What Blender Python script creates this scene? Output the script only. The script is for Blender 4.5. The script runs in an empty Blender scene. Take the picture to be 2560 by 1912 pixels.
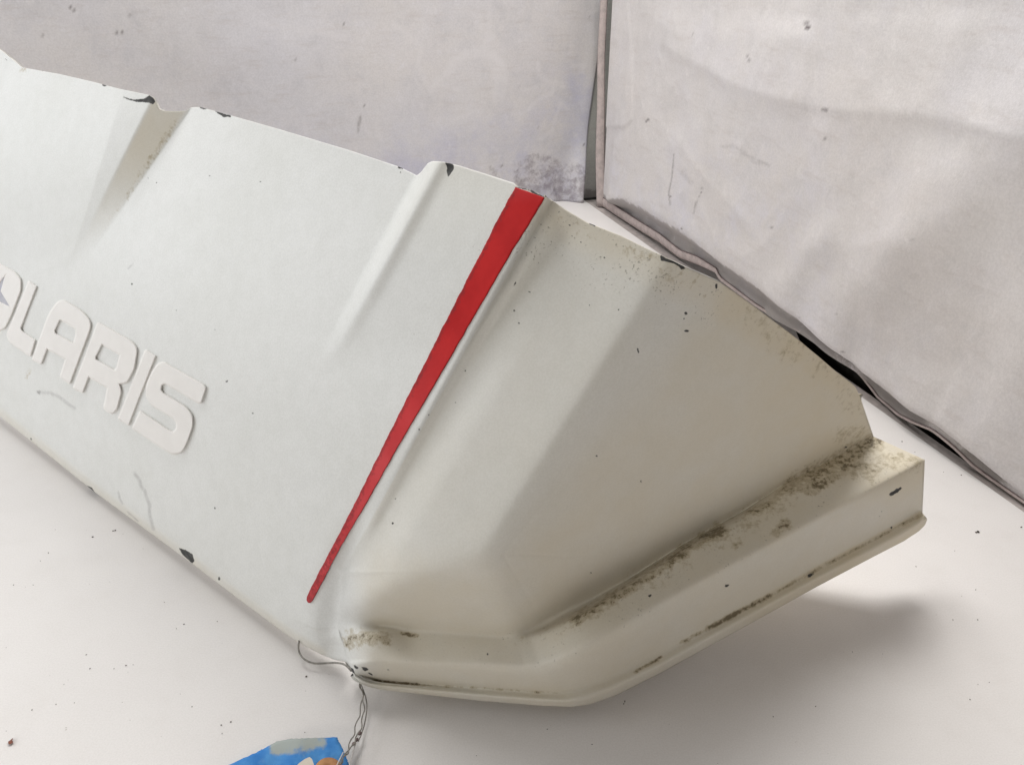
import bpy, bmesh, math, random
import numpy as np
from mathutils import Vector, noise
from mathutils.geometry import tessellate_polygon

random.seed(7)
rng = np.random.default_rng(7)
scene = bpy.context.scene
COL = scene.collection

# ------------------------------------------------------------------ camera
FPX, CX, CY = 2147.0, 1280.0, 956.0          # focal length and centre of the 2560 x 1912 photo
H, PITCH = 0.45, math.radians(29)            # camera height above the table, pitch down
CS, SN = math.cos(PITCH), math.sin(PITCH)
cam_d = bpy.data.cameras.new("camera")
cam = bpy.data.objects.new("camera", cam_d)
COL.objects.link(cam)
cam_d.sensor_width = 36.0
cam_d.lens = 36.0 * FPX / 2560.0
cam_d.clip_start, cam_d.clip_end = 0.01, 60
cam.location = (0, 0, H)
cam.rotation_euler = (math.radians(90) - PITCH, 0, 0)
scene.camera = cam

# ------------------------------------------------------------------ world, lamps, exposure
world = bpy.data.worlds.new("World")
scene.world = world
world.use_nodes = True
wb = world.node_tree.nodes["Background"]
wb.inputs[0].default_value = (1.0, 0.93, 0.85, 1)
wb.inputs[1].default_value = 0.07

def area(name, loc, target, size, size_y, power, color):
    l = bpy.data.lights.new(name, 'AREA')
    l.shape = 'RECTANGLE'; l.size = size; l.size_y = size_y
    l.energy = power; l.color = color
    o = bpy.data.objects.new(name, l); COL.objects.link(o)
    o.location = loc
    o.rotation_euler = (Vector(target) - Vector(loc)).to_track_quat('-Z', 'Y').to_euler()
    return o

area("back_lamp", (0.24, 1.03, 1.14), (0.10, 0.45, 0.05), 0.42, 0.42, 9.0, (1.0, 0.98, 0.955))
area("ceiling_lamp", (-0.45, 1.05, 1.50), (-0.1, 0.55, 0), 0.7, 0.5, 10.5, (1.0, 0.985, 0.965))
area("side_lamp", (-1.65, 0.62, 0.66), (0.0, 0.5, 0.25), 1.2, 0.9, 13.0, (0.94, 0.97, 1.0))
area("front_fill", (-0.85, -0.95, 0.62), (0.05, 0.5, 0.2), 1.0, 0.35, 6.6, (1.0, 0.95, 0.88))  # added soft fill for room light through the open front, no actual lamp

scene.view_settings.view_transform = 'Standard'
scene.view_settings.look = 'None'
scene.view_settings.gamma = 1.0
scene.view_settings.exposure = 0.04

# ------------------------------------------------------------------ measuring helpers
CAM = np.array([0.0, 0.0, H])

def rays(px, py):
    x = (np.asarray(px, float) - CX) / FPX
    y = -(np.asarray(py, float) - CY) / FPX
    return np.stack([x, CS + y * SN, -SN + y * CS], -1)

def on_z(px, py, z=0.0):
    d = rays(px, py)
    t = (z - H) / d[..., 2]
    return CAM + d * np.asarray(t)[..., None]

def on_vplane(px, py, p0, n):
    """point of the ray on the vertical plane through p0 with horizontal normal n"""
    d = rays(px, py)
    t = (p0[0] * n[0] + p0[1] * n[1]) / (d[..., 0] * n[0] + d[..., 1] * n[1])
    return CAM + d * np.asarray(t)[..., None]

def project(P):
    d = P - CAM
    x = d[..., 0]
    y = d[..., 1] * SN + d[..., 2] * CS
    z = d[..., 1] * CS - d[..., 2] * SN
    return CX + FPX * x / z, CY - FPX * y / z

def sstep(a, b, x):
    t = np.clip((np.asarray(x, float) - a) / (b - a), 0, 1)
    return t * t * (3 - 2 * t)

def pl(poly, key, x):
    """interpolate a list of (k, ...) rows"""
    a = np.array(poly, float)
    return np.interp(x, a[:, 0], a[:, key])

def seg_dist(px, py, pts):
    """distance of pixels to a polyline"""
    best = np.full(np.shape(px), 1e9)
    for (ax, ay), (bx, by) in zip(pts[:-1], pts[1:]):
        vx, vy = bx - ax, by - ay
        L = vx * vx + vy * vy + 1e-9
        t = np.clip(((px - ax) * vx + (py - ay) * vy) / L, 0, 1)
        best = np.minimum(best, np.hypot(px - ax - t * vx, py - ay - t * vy))
    return best

def poly_sd(px, py, pts):
    """signed distance to a closed polygon, positive inside"""
    d = seg_dist(px, py, list(pts) + [pts[0]])
    ins = np.zeros(np.shape(px), bool)
    n = len(pts)
    for i in range(n):
        (ax, ay), (bx, by) = pts[i], pts[(i + 1) % n]
        if ay == by: continue
        c = ((ay > py) != (by > py)) & (px < (bx - ax) * (py - ay) / (by - ay) + ax)
        ins ^= c
    return np.where(ins, d, -d)

# ------------------------------------------------------------------ object helpers
def tag(o, label=None, cat=None, group=None, kind=None):
    if label: o["label"] = label
    if cat: o["category"] = cat
    if group: o["group"] = group
    if kind: o["kind"] = kind
    return o

def empty(name, loc, label, cat, group=None):
    o = bpy.data.objects.new(name, None); COL.objects.link(o)
    o.location = loc; o.empty_display_size = 0.02
    tag(o, label, cat, group)
    bpy.context.view_layer.update()
    return o

def mesh_obj(name, verts, faces, mat, parent=None, smooth=True):
    me = bpy.data.meshes.new(name)
    verts = np.asarray(verts, float)
    if isinstance(faces, np.ndarray):
        n, k = faces.shape
        me.vertices.add(len(verts)); me.vertices.foreach_set("co", verts.astype(np.float32).ravel())
        me.loops.add(n * k); me.loops.foreach_set("vertex_index", faces.astype(np.int32).ravel())
        me.polygons.add(n)
        me.polygons.foreach_set("loop_start", np.arange(0, n * k, k, dtype=np.int32))
        me.update(calc_edges=True); me.validate()
    else:
        me.from_pydata([tuple(v) for v in verts], [], faces)
        me.update()
    me.polygons.foreach_set("use_smooth", np.full(len(me.polygons), smooth))
    if mat: me.materials.append(mat)
    o = bpy.data.objects.new(name, me); COL.objects.link(o)
    if parent:
        o.parent = parent
        o.matrix_parent_inverse = parent.matrix_world.inverted()
    return o

def grid_faces(nr, nc, flip=False):
    i = np.arange(nr * nc).reshape(nr, nc)
    a, b, c, d = i[:-1, :-1].ravel(), i[1:, :-1].ravel(), i[1:, 1:].ravel(), i[:-1, 1:].ravel()
    return np.stack([a, b, c, d] if not flip else [a, d, c, b], -1)

def set_attr(o, name, arr):
    at = o.data.attributes.new(name, 'FLOAT', 'POINT')
    at.data.foreach_set("value", np.asarray(arr, np.float32).ravel())

def tube(name, pts, r, mat, parent=None, k=8):
    pts = [Vector(p) for p in pts]
    V, F = [], []
    for i, p in enumerate(pts):
        t = (pts[min(i + 1, len(pts) - 1)] - pts[max(i - 1, 0)]).normalized()
        u = t.cross(Vector((0, 0, 1)))
        if u.length < 1e-4: u = t.cross(Vector((1, 0, 0)))
        u.normalize(); w = t.cross(u)
        rr = r[i] if hasattr(r, '__len__') else r
        for j in range(k):
            a = 2 * math.pi * j / k
            V.append(p + u * (rr * math.cos(a)) + w * (rr * math.sin(a)))
    for i in range(len(pts) - 1):
        for j in range(k):
            F.append((i * k + j, i * k + (j + 1) % k, (i + 1) * k + (j + 1) % k, (i + 1) * k + j))
    F.append(tuple(range(k))[::-1]); F.append(tuple(range((len(pts) - 1) * k, len(pts) * k)))
    return mesh_obj(name, V, F, mat, parent)

def resample(pts, n):
    """smooth (Catmull-Rom) resample of a 3D polyline"""
    P = np.array(pts, float)
    P = np.vstack([2 * P[0] - P[1], P, 2 * P[-1] - P[-2]])
    out = []
    m = len(P) - 3
    for q in np.linspace(0, m - 1e-6, n):
        i = int(q); t = q - i
        a, b, c, d = P[i], P[i + 1], P[i + 2], P[i + 3]
        out.append(0.5 * (2 * b + (c - a) * t + (2 * a - 5 * b + 4 * c - d) * t * t + (3 * b - a - 3 * c + d) * t ** 3))
    return np.array(out)

# ------------------------------------------------------------------ materials
def new_mat(name, rough=0.5, spec=0.4):
    m = bpy.data.materials.new(name); m.use_nodes = True
    nt = m.node_tree
    b = nt.nodes["Principled BSDF"]
    b.inputs["Roughness"].default_value = rough
    b.inputs["Specular IOR Level"].default_value = spec
    return m, nt, b

class NT:
    """short hand for node building"""
    def __init__(s, nt): s.nt = nt; s.tc = nt.nodes.new("ShaderNodeTexCoord")
    def n(s, kind, **kw):
        x = s.nt.nodes.new(kind)
        for k, v in kw.items(): setattr(x, k, v)
        return x
    def link(s, a, b): s.nt.links.new(a, b)
    def noise(s, scale, detail=4, rough=0.55, vec=None, dist=0.0, w=None):
        x = s.n("ShaderNodeTexNoise")
        x.inputs["Scale"].default_value = scale; x.inputs["Detail"].default_value = detail
        x.inputs["Roughness"].default_value = rough; x.inputs["Distortion"].default_value = dist
        s.link(vec if vec is not None else s.tc.outputs["Object"], x.inputs["Vector"])
        return x.outputs["Fac"]
    def vec(s, scale=(1, 1, 1), loc=(0, 0, 0), rot=(0, 0, 0)):
        x = s.n("ShaderNodeMapping")
        x.inputs["Scale"].default_value = scale; x.inputs["Location"].default_value = loc; x.inputs["Rotation"].default_value = rot
        s.link(s.tc.outputs["Object"], x.inputs["Vector"])
        return x.outputs["Vector"]
    def ramp(s, v, lo, hi, a=0.0, b=1.0):
        x = s.n("ShaderNodeMapRange"); x.clamp = True; x.interpolation_type = 'SMOOTHSTEP'
        x.inputs["From Min"].default_value = lo; x.inputs["From Max"].default_value = hi
        x.inputs["To Min"].default_value = a; x.inputs["To Max"].default_value = b
        s.link(v, x.inputs["Value"]); return x.outputs["Result"]
    def math(s, op, a, b=None):
        x = s.n("ShaderNodeMath", operation=op)
        for i, v in enumerate((a, b)):
            if v is None: continue
            if isinstance(v, (int, float)): x.inputs[i].default_value = v
            else: s.link(v, x.inputs[i])
        return x.outputs[0]
    def attr(s, name):
        x = s.n("ShaderNodeAttribute"); x.attribute_name = name
        return x.outputs["Fac"]
    def mix(s, fac, a, b, mode='MIX'):
        x = s.n("ShaderNodeMix", data_type='RGBA', blend_type=mode)
        for sock, v in ((x.inputs["Factor"], fac), (x.inputs["A"], a), (x.inputs["B"], b)):
            if isinstance(v, tuple): sock.default_value = (*v, 1)
            elif isinstance(v, (int, float)): sock.default_value = v
            else: s.link(v, sock)
        # colour sockets share names with the float ones: use the RGBA pair
        ca, cb = [i for i in x.inputs if i.type == 'RGBA']
        for sock, v in ((ca, a), (cb, b)):
            if isinstance(v, tuple): sock.default_value = (*v, 1)
            elif not isinstance(v, (int, float)): s.link(v, sock)
        return [o for o in x.outputs if o.type == 'RGBA'][0]
    def bump(s, h, strength, dist):
        x = s.n("ShaderNodeBump"); x.inputs["Strength"].default_value = strength; x.inputs["Distance"].default_value = dist
        s.link(h, x.inputs["Height"]); return x.outputs["Normal"]

def paint_material(name, base, rough=0.42):
    m, nt, b = new_mat(name, rough, 0.35)
    k = NT(nt)
    big = k.noise(9, 3)
    c = k.mix(k.ramp(big, 0.35, 0.7), base, tuple(x * y for x, y in zip(base, (0.965, 0.965, 0.955))))
    c = k.mix(k.ramp(k.noise(75, 5, 0.7), 0.3, 0.7), c, k.mix(1.0, c, (0.955, 0.955, 0.95), 'MULTIPLY'))
    c = k.mix(k.ramp(k.noise(820, 2, 0.6), 0.3, 0.7), c, k.mix(1.0, c, (0.93, 0.93, 0.925), 'MULTIPLY'))
    # yellowing, and the dirt and shade tint of the groove wall
    yn = k.noise(22, 6, 0.65)
    yf = k.math('MULTIPLY', k.attr("yellow"), k.ramp(yn, 0.2, 0.75, 0.65, 1.0))
    c = k.mix(yf, c, (0.70, 0.61, 0.44))
    # pepper of dirt
    pn = k.noise(640, 3, 0.55); pm = k.noise(55, 4, 0.7)
    pf = k.math('ADD', pn, k.math('MULTIPLY', k.math('MULTIPLY', k.attr("speck"), pm), 0.42))
    pf = k.ramp(pf, 0.80, 0.95, 0, 0.6)
    c = k.mix(pf, c, (0.17, 0.15, 0.11))
    # brown grime on the ledge: dense mottled and feathered
    sn = k.noise(270, 8, 0.7); sn2 = k.noise(60, 7, 0.7, dist=0.5)
    st = k.attr("stain")
    sv = k.math('ADD', st, k.math('ADD', k.math('MULTIPLY', k.math('SUBTRACT', sn, 0.5), 2.6), k.math('MULTIPLY', k.math('SUBTRACT', sn2, 0.5), 1.8)))
    gate = k.ramp(st, 0.03, 0.22)
    c = k.mix(k.math('MULTIPLY', gate, k.ramp(sv, 0.25, 0.85, 0, 0.62)), c, (0.40, 0.33, 0.20))
    c = k.mix(k.math('MULTIPLY', gate, k.ramp(sv, 0.80, 1.12, 0, 0.85)), c, (0.15, 0.118, 0.07))
    # fine scratches
    lf = k.math('MULTIPLY', k.attr("line"), k.ramp(k.noise(260, 3), 0.3, 0.6, 0.5, 1))
    c = k.mix(lf, c, (0.23, 0.22, 0.22))
    # chips down to the grey plastic
    cn = k.noise(520, 4, 0.6)
    cv = k.math('ADD', k.attr("chip"), k.math('MULTIPLY', k.math('SUBTRACT', cn, 0.5), 5.0))
    cf = k.ramp(cv, -0.9, 0.9)
    c = k.mix(cf, c, k.mix(k.ramp(k.noise(140, 5), 0.35, 0.7), (0.035, 0.036, 0.036), (0.10, 0.10, 0.098)))
    k.link(c, b.inputs["Base Color"])
    k.link(k.ramp(k.math('ADD', cf, k.math('MULTIPLY', yf, 0.5)), 0, 1, rough, 0.75), b.inputs["Roughness"])
    h = k.math('ADD', k.math('MULTIPLY', k.noise(700, 2), 0.25), k.math('MULTIPLY', k.noise(60, 3), 0.5))
    h = k.math('SUBTRACT', h, k.math('MULTIPLY', cf, 2.0))
    k.link(k.bump(h, 0.25, 0.0006), b.inputs["Normal"])
    return m

M_PAINT = paint_material("white_paint", (0.785, 0.793, 0.780))

def simple_noise_mat(name, c1, c2, scale, rough=0.5, spec=0.35, bump=0.0, bscale=300, lo=0.35, hi=0.7):
    m, nt, b = new_mat(name, rough, spec)
    k = NT(nt)
    c = k.mix(k.ramp(k.noise(scale, 5, 0.6), lo, hi), c1, c2)
    k.link(c, b.inputs["Base Color"])
    if bump: k.link(k.bump(k.noise(bscale, 4), bump, 0.001), b.inputs["Normal"])
    return m

M_RAW = simple_noise_mat("raw_edge", (0.62, 0.60, 0.55), (0.30, 0.29, 0.27), 90, 0.7, 0.2)
M_LETTER = simple_noise_mat("letter_paint", (0.82, 0.80, 0.775), (0.79, 0.77, 0.745), 60, 0.5, 0.3, 0.1, 500)
M_STAR = simple_noise_mat("star_grey", (0.42, 0.42, 0.47), (0.52, 0.52, 0.56), 120, 0.5)
M_DARK = simple_noise_mat("gap_shade", (0.06, 0.056, 0.05), (0.10, 0.095, 0.085), 60, 0.9, 0.1)  # dark colour stands for the shade inside the gaps

def stripe_material():
    m, nt, b = new_mat("red_stripe", 0.55, 0.12)
    k = NT(nt)
    n1 = k.noise(28, 6, 0.62)
    c = k.mix(k.ramp(n1, 0.33, 0.68), (0.46, 0.009, 0.010), (0.58, 0.018, 0.018))
    fade = k.math('MULTIPLY', k.attr("fade"), k.ramp(k.noise(45, 5), 0.25, 0.7, 0.6, 1))
    c = k.mix(fade, c, (0.66, 0.085, 0.095))
    c = k.mix(k.ramp(k.noise(330, 3), 0.74, 0.8, 0, 0.5), c, (0.62, 0.25, 0.22))
    e = k.math('ADD', k.attr("edge"), k.math('MULTIPLY', k.math('SUBTRACT', k.noise(400, 3), 0.5), 1.2))
    c = k.mix(k.ramp(e, 0.6, 1.2, 0, 0.6), c, (0.14, 0.03, 0.035))
    k.link(c, b.inputs["Base Color"])
    k.link(k.bump(k.noise(500, 3), 0.15, 0.0006), b.inputs["Normal"])
    return m
M_RED = stripe_material()

def floor_material():
    m, nt, b = new_mat("white_laminate", 0.45, 0.3)
    k = NT(nt)
    c = k.mix(k.ramp(k.noise(5, 4), 0.3, 0.7), (0.80, 0.775, 0.76), (0.765, 0.74, 0.725))
    c = k.mix(k.ramp(k.noise(30, 6, 0.7), 0.45, 0.75, 0, 0.12), c, (0.60, 0.56, 0.52))
    c = k.mix(k.ramp(k.noise(900, 2, 0.6), 0.3, 0.7), c, k.mix(1.0, c, (0.94, 0.94, 0.935), 'MULTIPLY'))
    c = k.mix(k.ramp(k.noise(420, 2), 0.70, 0.80, 0, 0.25), c, (0.5, 0.47, 0.44))
    c = k.mix(k.ramp(k.noise(160, 2), 0.765, 0.80, 0, 0.5), c, (0.28, 0.24, 0.2))
    k.link(c, b.inputs["Base Color"])
    k.link(k.bump(k.noise(500, 3), 0.08, 0.0006), b.inputs["Normal"])
    return m
M_FLOOR = floor_material()

def cloth_material(name, base, warm, lilac, dirt_shade):
    m, nt, b = new_mat(name, 0.9, 0.08)
    k = NT(nt)
    c = k.mix(k.ramp(k.noise(3.2, 5, 0.6), 0.3, 0.7), base, warm)
    c = k.mix(k.math('MULTIPLY', k.ramp(k.noise(9, 8, 0.7), 0.42, 0.68), k.attr("lilac")), c, lilac)
    c = k.mix(k.ramp(k.noise(26, 8, 0.74), 0.46, 0.70, 0, 0.55), c, tuple(x * 0.86 for x in base))
    c = k.mix(k.ramp(k.noise(60, 7, 0.72), 0.52, 0.72, 0, 0.45), c, tuple(min(1, x * 1.12) for x in base))
    c = k.mix(k.ramp(k.noise(420, 3, 0.65), 0.3, 0.7), c, k.mix(1.0, c, (0.90, 0.90, 0.90), 'MULTIPLY'))
    hs = k.noise(22, 7, 0.72, vec=k.vec((1, 1, 5)))
    c = k.mix(k.ramp(hs, 0.50, 0.72, 0, 0.30), c, (0.47, 0.42, 0.40))
    # bleached marks
    gm = k.math('MULTIPLY', k.attr("ghost"), k.ramp(k.noise(90, 6, 0.7), 0.3, 0.65, 0.35, 1))
    c = k.mix(k.math('MULTIPLY', gm, 0.62), c, (0.72, 0.70, 0.71))
    # smudges, the side band's painted shade, and specks
    dm = k.math('MULTIPLY', k.attr("grime_shade"), k.math('ADD', k.math('MULTIPLY', k.noise(85, 9, 0.74, dist=0.4), 0.95), k.math('MULTIPLY', k.noise(30, 6, 0.7), 0.75)))
    c = k.mix(k.ramp(dm, 0.52, 0.74, 0, 0.62), c, dirt_shade)
    c = k.mix(k.ramp(k.noise(310, 3, 0.6), 0.745, 0.80, 0, 0.5), c, (0.25, 0.22, 0.2))
    streak = k.noise(30, 5, 0.7, vec=k.vec((1, 1, 6)))
    c = k.mix(k.ramp(streak, 0.62, 0.8, 0, 0.18), c, (0.35, 0.28, 0.22))
    lm = k.math('MULTIPLY', k.attr("mark"), k.ramp(k.noise(200, 4), 0.3, 0.6, 0.4, 1))
    c = k.mix(lm, c, (0.16, 0.14, 0.14))
    k.link(c, b.inputs["Base Color"])
    wv = k.math('ADD', k.math('MULTIPLY', k.noise(900, 2), 0.4), k.math('MULTIPLY', k.noise(45, 6, 0.6), 0.9))
    k.link(k.bump(wv, 0.35, 0.0012), b.inputs["Normal"])
    return m

# ------------------------------------------------------------------ the setting: table top, its edge strip, the cloth walls
FC = on_z(1448, 492); FE = on_z(2560, 1280)
eR = (FE - FC)[:2]; eR /= np.linalg.norm(eR)          # along the right wall, towards the camera
eL = np.array([eR[1], -eR[0]]) * -1.0                 # along the back wall, to the right
nR = -eL                                              # right wall faces left
nL = eR                                               # back wall faces the camera
FC2 = FC[:2]

def w2(a, b, z=0.0):
    """point from the table corner: a along the back wall (right positive), b along the right wall (towards camera)"""
    p = FC2 + eL * a + eR * b
    return (p[0], p[1], z)

def slab(name, a0, a1, b0, b1, z0, z1, mat, parent=None):
    V = [w2(a0, b0, z0), w2(a1, b0, z0), w2(a1, b1, z0), w2(a0, b1, z0), w2(a0, b0, z1), w2(a1, b0, z1), w2(a1, b1, z1), w2(a0, b1, z1)]
    F = [(0, 1, 2, 3), (7, 6, 5, 4), (0, 4, 5, 1), (1, 5, 6, 2), (2, 6, 7, 3), (3, 7, 4, 0)]
    o = mesh_obj(name, V, F, mat, parent, smooth=False)
    bm = bmesh.new(); bm.from_mesh(o.data); bmesh.ops.recalc_face_normals(bm, faces=bm.faces); bm.to_mesh(o.data); bm.free()
    return o

floor = slab("floor", -2.4, 0.0, 0.0, 2.2, -0.019, 0.0, M_FLOOR)
tag(floor, kind='structure')
M_STRIP = simple_noise_mat("edge_strip_grey", (0.50, 0.45, 0.43), (0.40, 0.36, 0.345), 90, 0.85, 0.1, 0.4, 500)
def floor_b(px):
    p = on_z(px, 492 + (px - 1448) * (1280 - 492) / (2560 - 1448.0))
    return (p[:2] - FC2) @ eR
sb = [0.02, floor_b(1890), floor_b(1960), floor_b(2040), 2.2]
so_ = [0.05, 0.05, 0.022, 0.0135, 0.0135]
Vs, Fs = [], []
for b_, o_ in zip(sb, so_):
    Vs += [w2(0.0006, b_, -0.0015), w2(o_, b_, -0.0015), w2(o_, b_, -0.019), w2(0.0006, b_, -0.019)]
for i_ in range(len(sb) - 1):
    q_ = i_ * 4
    Fs += [(q_, q_ + 1, q_ + 5, q_ + 4), (q_ + 1, q_ + 2, q_ + 6, q_ + 5), (q_ + 2, q_ + 3, q_ + 7, q_ + 6), (q_ + 3, q_, q_ + 4, q_ + 7)]
Fs += [(0, 3, 2, 1), (16, 17, 18, 19)]
es = mesh_obj("edge_strip", Vs, Fs, M_STRIP, floor, smooth=False)
base = slab("dark_gap_base", -2.6, 0.30, -0.30, 2.4, -0.12, -0.06, M_DARK)  # added dark slab, gives the gap at the floor edge its shade
tag(base, kind='structure')

M_CLOTH_B = cloth_material("back_cloth", (0.645, 0.635, 0.665), (0.675, 0.648, 0.64), (0.54, 0.535, 0.63), (0.20, 0.165, 0.185))
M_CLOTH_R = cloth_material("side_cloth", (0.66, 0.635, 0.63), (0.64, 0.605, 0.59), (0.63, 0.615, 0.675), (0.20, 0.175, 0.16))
M_FLAP = cloth_material("flap_cloth", (0.74, 0.755, 0.71), (0.76, 0.765, 0.73), (0.5, 0.47, 0.5), (0.19, 0.16, 0.165))
M_BIND = simple_noise_mat("binding_tape", (0.52, 0.445, 0.425), (0.40, 0.345, 0.33), 120, 0.9, 0.08, 0.4, 600)
M_SEAM = simple_noise_mat("dark_thread", (0.16, 0.12, 0.12), (0.26, 0.2, 0.2), 200, 0.9, 0.1)

def vnoise(A, B, sc, seed=0.0):
    flat = [noise.noise(Vector((a * sc + seed, b * sc - seed * 1.7, seed))) for a, b in zip(np.ravel(A), np.ravel(B))]
    return np.array(flat).reshape(np.shape(A))

# --- back wall cloth
BACK_OFF = 0.014
pB = np.array(w2(0, BACK_OFF))
def back_pt(px, py):
    P = on_vplane(px, py, pB, nL)
    return (P[..., :2] - FC2) @ eL, P[..., 2]
edge_px = [(0, 1508), (78, 1503), (180, 1489), (280, 1474), (390, 1460), (440, 1453), (488, 1446)]
ey = np.array([e[0] for e in edge_px], float); ex = np.array([e[1] for e in edge_px], float)
ea, ez = back_pt(ex, ey)
NCOL, NROW = 420, 150
zz = np.linspace(0.0005, 0.62, NROW)
edge_a = np.interp(zz, ez[::-1], ea[::-1])
edge_a = np.where(zz > ez[0], ea[0] + (zz - ez[0]) * 0.02, edge_a)
U = np.linspace(0, 1, NCOL) ** 0.8
A = -1.45 + (edge_a[:, None] + 1.45) * U[None, :]
Z = np.repeat(zz[:, None], NCOL, 1)
P0 = np.stack([FC2[0] + eL[0] * A + eR[0] * BACK_OFF, FC2[1] + eL[1] * A + eR[1] * BACK_OFF, Z], -1)
qx, qy = project(P0)
D = 0.006 * vnoise(A, Z, 3.0, 2.3) + 0.0015 * vnoise(A, Z, 12.0, 5.1)
curl = np.exp(-((edge_a[:, None] - A) / 0.02) ** 2)
D = D * (1 - curl) + curl * (0.003 + 0.020 * sstep(0.13, 0.0, Z))
D = np.maximum(D, -0.010)
P = P0 + np.stack([nL[0] * D, nL[1] * D, 0 * D], -1)
backdrop = mesh_obj("backdrop_cloth", P.reshape(-1, 3), grid_faces(NROW, NCOL, True), M_CLOTH_B)
tag(backdrop, "pinkish grey stained backdrop cloth hanging behind the white panel", "backdrop cloth")
sol = backdrop.modifiers.new("thickness", 'SOLIDIFY'); sol.thickness = 0.0012; sol.offset = -1
ghost = np.zeros_like(qx)
def gline(pts, w, amp):
    global ghost
    ghost = np.maximum(ghost, amp * (1 - sstep(w * 0.35, w, seg_dist(qx, qy, pts))))
gline([(1120, 185), (1135, 155), (1165, 137), (1200, 130), (1235, 142), (1257, 170), (1262, 215), (1250, 245)], 16, 0.75)
gline([(1245, 180), (1255, 215), (1245, 245)], 24, 0.75)
gline([(1100, 200), (1085, 215), (1150, 225)], 12, 0.6)
gline([(1205, 60), (1225, 100), (1215, 115)], 16, 0.5)
gline([(1225, 20), (1222, 85), (1260, 128)], 9, 0.4)
gline([(985, 60), (1030, 100), (1055, 120), (1045, 165), (1065, 200), (1085, 245)], 9, 0.5)
gline([(1345, 158), (1347, 185), (1370, 205), (1388, 215), (1380, 235), (1345, 250), (1322, 275)], 7, 0.8)
gline([(1388, 205), (1410, 217)], 7, 0.7)
gline([(1310, 228), (1362, 212)], 6, 0.6)
gline([(1405, 258), (1390, 290), (1383, 325), (1355, 347)], 7, 0.6)
gline([(1402, 258), (1418, 275)], 10, 0.6)
gline([(1100, 300), (1150, 295), (1210, 270)], 8, 0.35)
gline([(640, 60), (760, 75), (860, 95)], 9, 0.3)
gline([(560, 160), (640, 215), (700, 260)], 8, 0.25)
gline([(1440, 165), (1462, 160), (1450, 180)], 9, 0.5)
gline([(760, 300), (765, 330)], 7, 0.4)
gline([(940, 300), (948, 350)], 7, 0.4)
set_attr(backdrop, "ghost", ghost)
lil = sstep(180, 420, qy + (qx - 1300) * 0.12) * 0.9 + 0.12
set_attr(backdrop, "lilac", np.clip(lil + 0.8 * sstep(120, 20, np.hypot((qx - 1440), (qy - 270) * 0.6)), 0, 1))
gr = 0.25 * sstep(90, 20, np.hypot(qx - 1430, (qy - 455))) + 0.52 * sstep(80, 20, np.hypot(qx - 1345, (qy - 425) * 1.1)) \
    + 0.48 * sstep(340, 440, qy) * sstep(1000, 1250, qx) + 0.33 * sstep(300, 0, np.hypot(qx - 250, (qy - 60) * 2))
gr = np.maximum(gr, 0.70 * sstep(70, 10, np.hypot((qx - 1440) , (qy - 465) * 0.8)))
set_attr(backdrop, "grime_shade", np.clip(gr + 0.12, 0, 0.74))
mk = np.zeros_like(qx)
for x, y, r in [(1346, 317, 3), (1298, 218, 2.5), (1474, 45, 3), (1254, 416, 5), (1276, 460, 4), (1302, 452, 3), (1456, 360, 3), (176, 18, 6), (184, 26, 5), (326, 38, 5),
                (293, 80, 6), (303, 82, 5), (216, 130, 4), (108, 92, 4), (910, 265, 3), (1140, 350, 3), (1345, 330, 2), (620, 240, 3), (740, 150, 3), (860, 60, 3)]:
    mk = np.maximum(mk, 0.8 - 0.8 * sstep(r * 0.4, r * 1.0, np.hypot(qx - x, qy - y)))
for pts in ([(1225, 420), (1240, 432)], [(900, 290), (895, 330)], [(1388, 472), (1386, 482), (1392, 484)]):
    mk = np.maximum(mk, 0.5 * (1 - sstep(1.5, 5, seg_dist(qx, qy, pts))))
set_attr(backdrop, "mark", mk)

# --- flap of cloth that shows in the gap of the corner
pF = np.array(w2(0, -0.012))
fl_px = [(1462, 489), (1470, 300), (1490, 0)], [(1512, 530), (1506, 300), (1518, 0)]
rows = 60
V = []
fz = np.linspace(0.0, 0.62, rows)
for z in fz:
    for j in range(26):
        a = -0.10 + 0.19 * j / 25
        off = 0.009 + 0.002 * math.sin(j * 0.5) + 0.003 * noise.noise(Vector((a * 20, z * 6, 3.0)))
        V.append(w2(a, off, z))
flap = mesh_obj("corner_flap", V, grid_faces(rows, 26, True), M_FLAP)
tag(flap, "narrow greenish white cloth flap showing in the corner gap between the two backdrops", "cloth flap")
VV = np.array(V).reshape(rows, 26, 3)
fx, fy = project(VV)
set_attr(flap, "ghost", 0 * fx); set_attr(flap, "lilac", sstep(380, 520, fy)); set_attr(flap, "mark", 0 * fx)
set_attr(flap, "grime_shade", 0.35 + 0.65 * sstep(440, 500, fy))

# --- right wall cloth
ROFF = 0.016
pR = np.array(w2(ROFF, 0))
def right_pt(px, py):
    P = on_vplane(px, py, pR, nR)
    return (P[..., :2] - FC2) @ eR, P[..., 2]
hem_px = [(1508, 517), (1545, 540), (1600, 575), (1650, 605), (1700, 644), (1745, 660), (1793, 682), (1801, 700), (1850, 736), (1894, 768), (1970, 812), (2050, 858), (2100, 893),
          (2147, 928), (2180, 970), (2201, 998), (2230, 1019), (2264, 1035), (2310, 1052), (2361, 1070), (2390, 1090), (2419, 1120), (2450, 1158), (2478, 1192), (2560, 1258), (2700, 1375), (2900, 1530), (3300, 1800)]
hp = np.array(hem_px, float)
hb, hz = right_pt(hp[:, 0], hp[:, 1])
hz = np.maximum(hz, 0.0015)
hb = np.append(hb, 2.0); hz = np.append(hz, 0.004)
NC2, NR2 = 520, 190
bcol = hb[0] + (hb[-1] - hb[0]) * np.linspace(0, 1, NC2) ** 1.25
hemz = np.interp(bcol, hb, hz)
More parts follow.
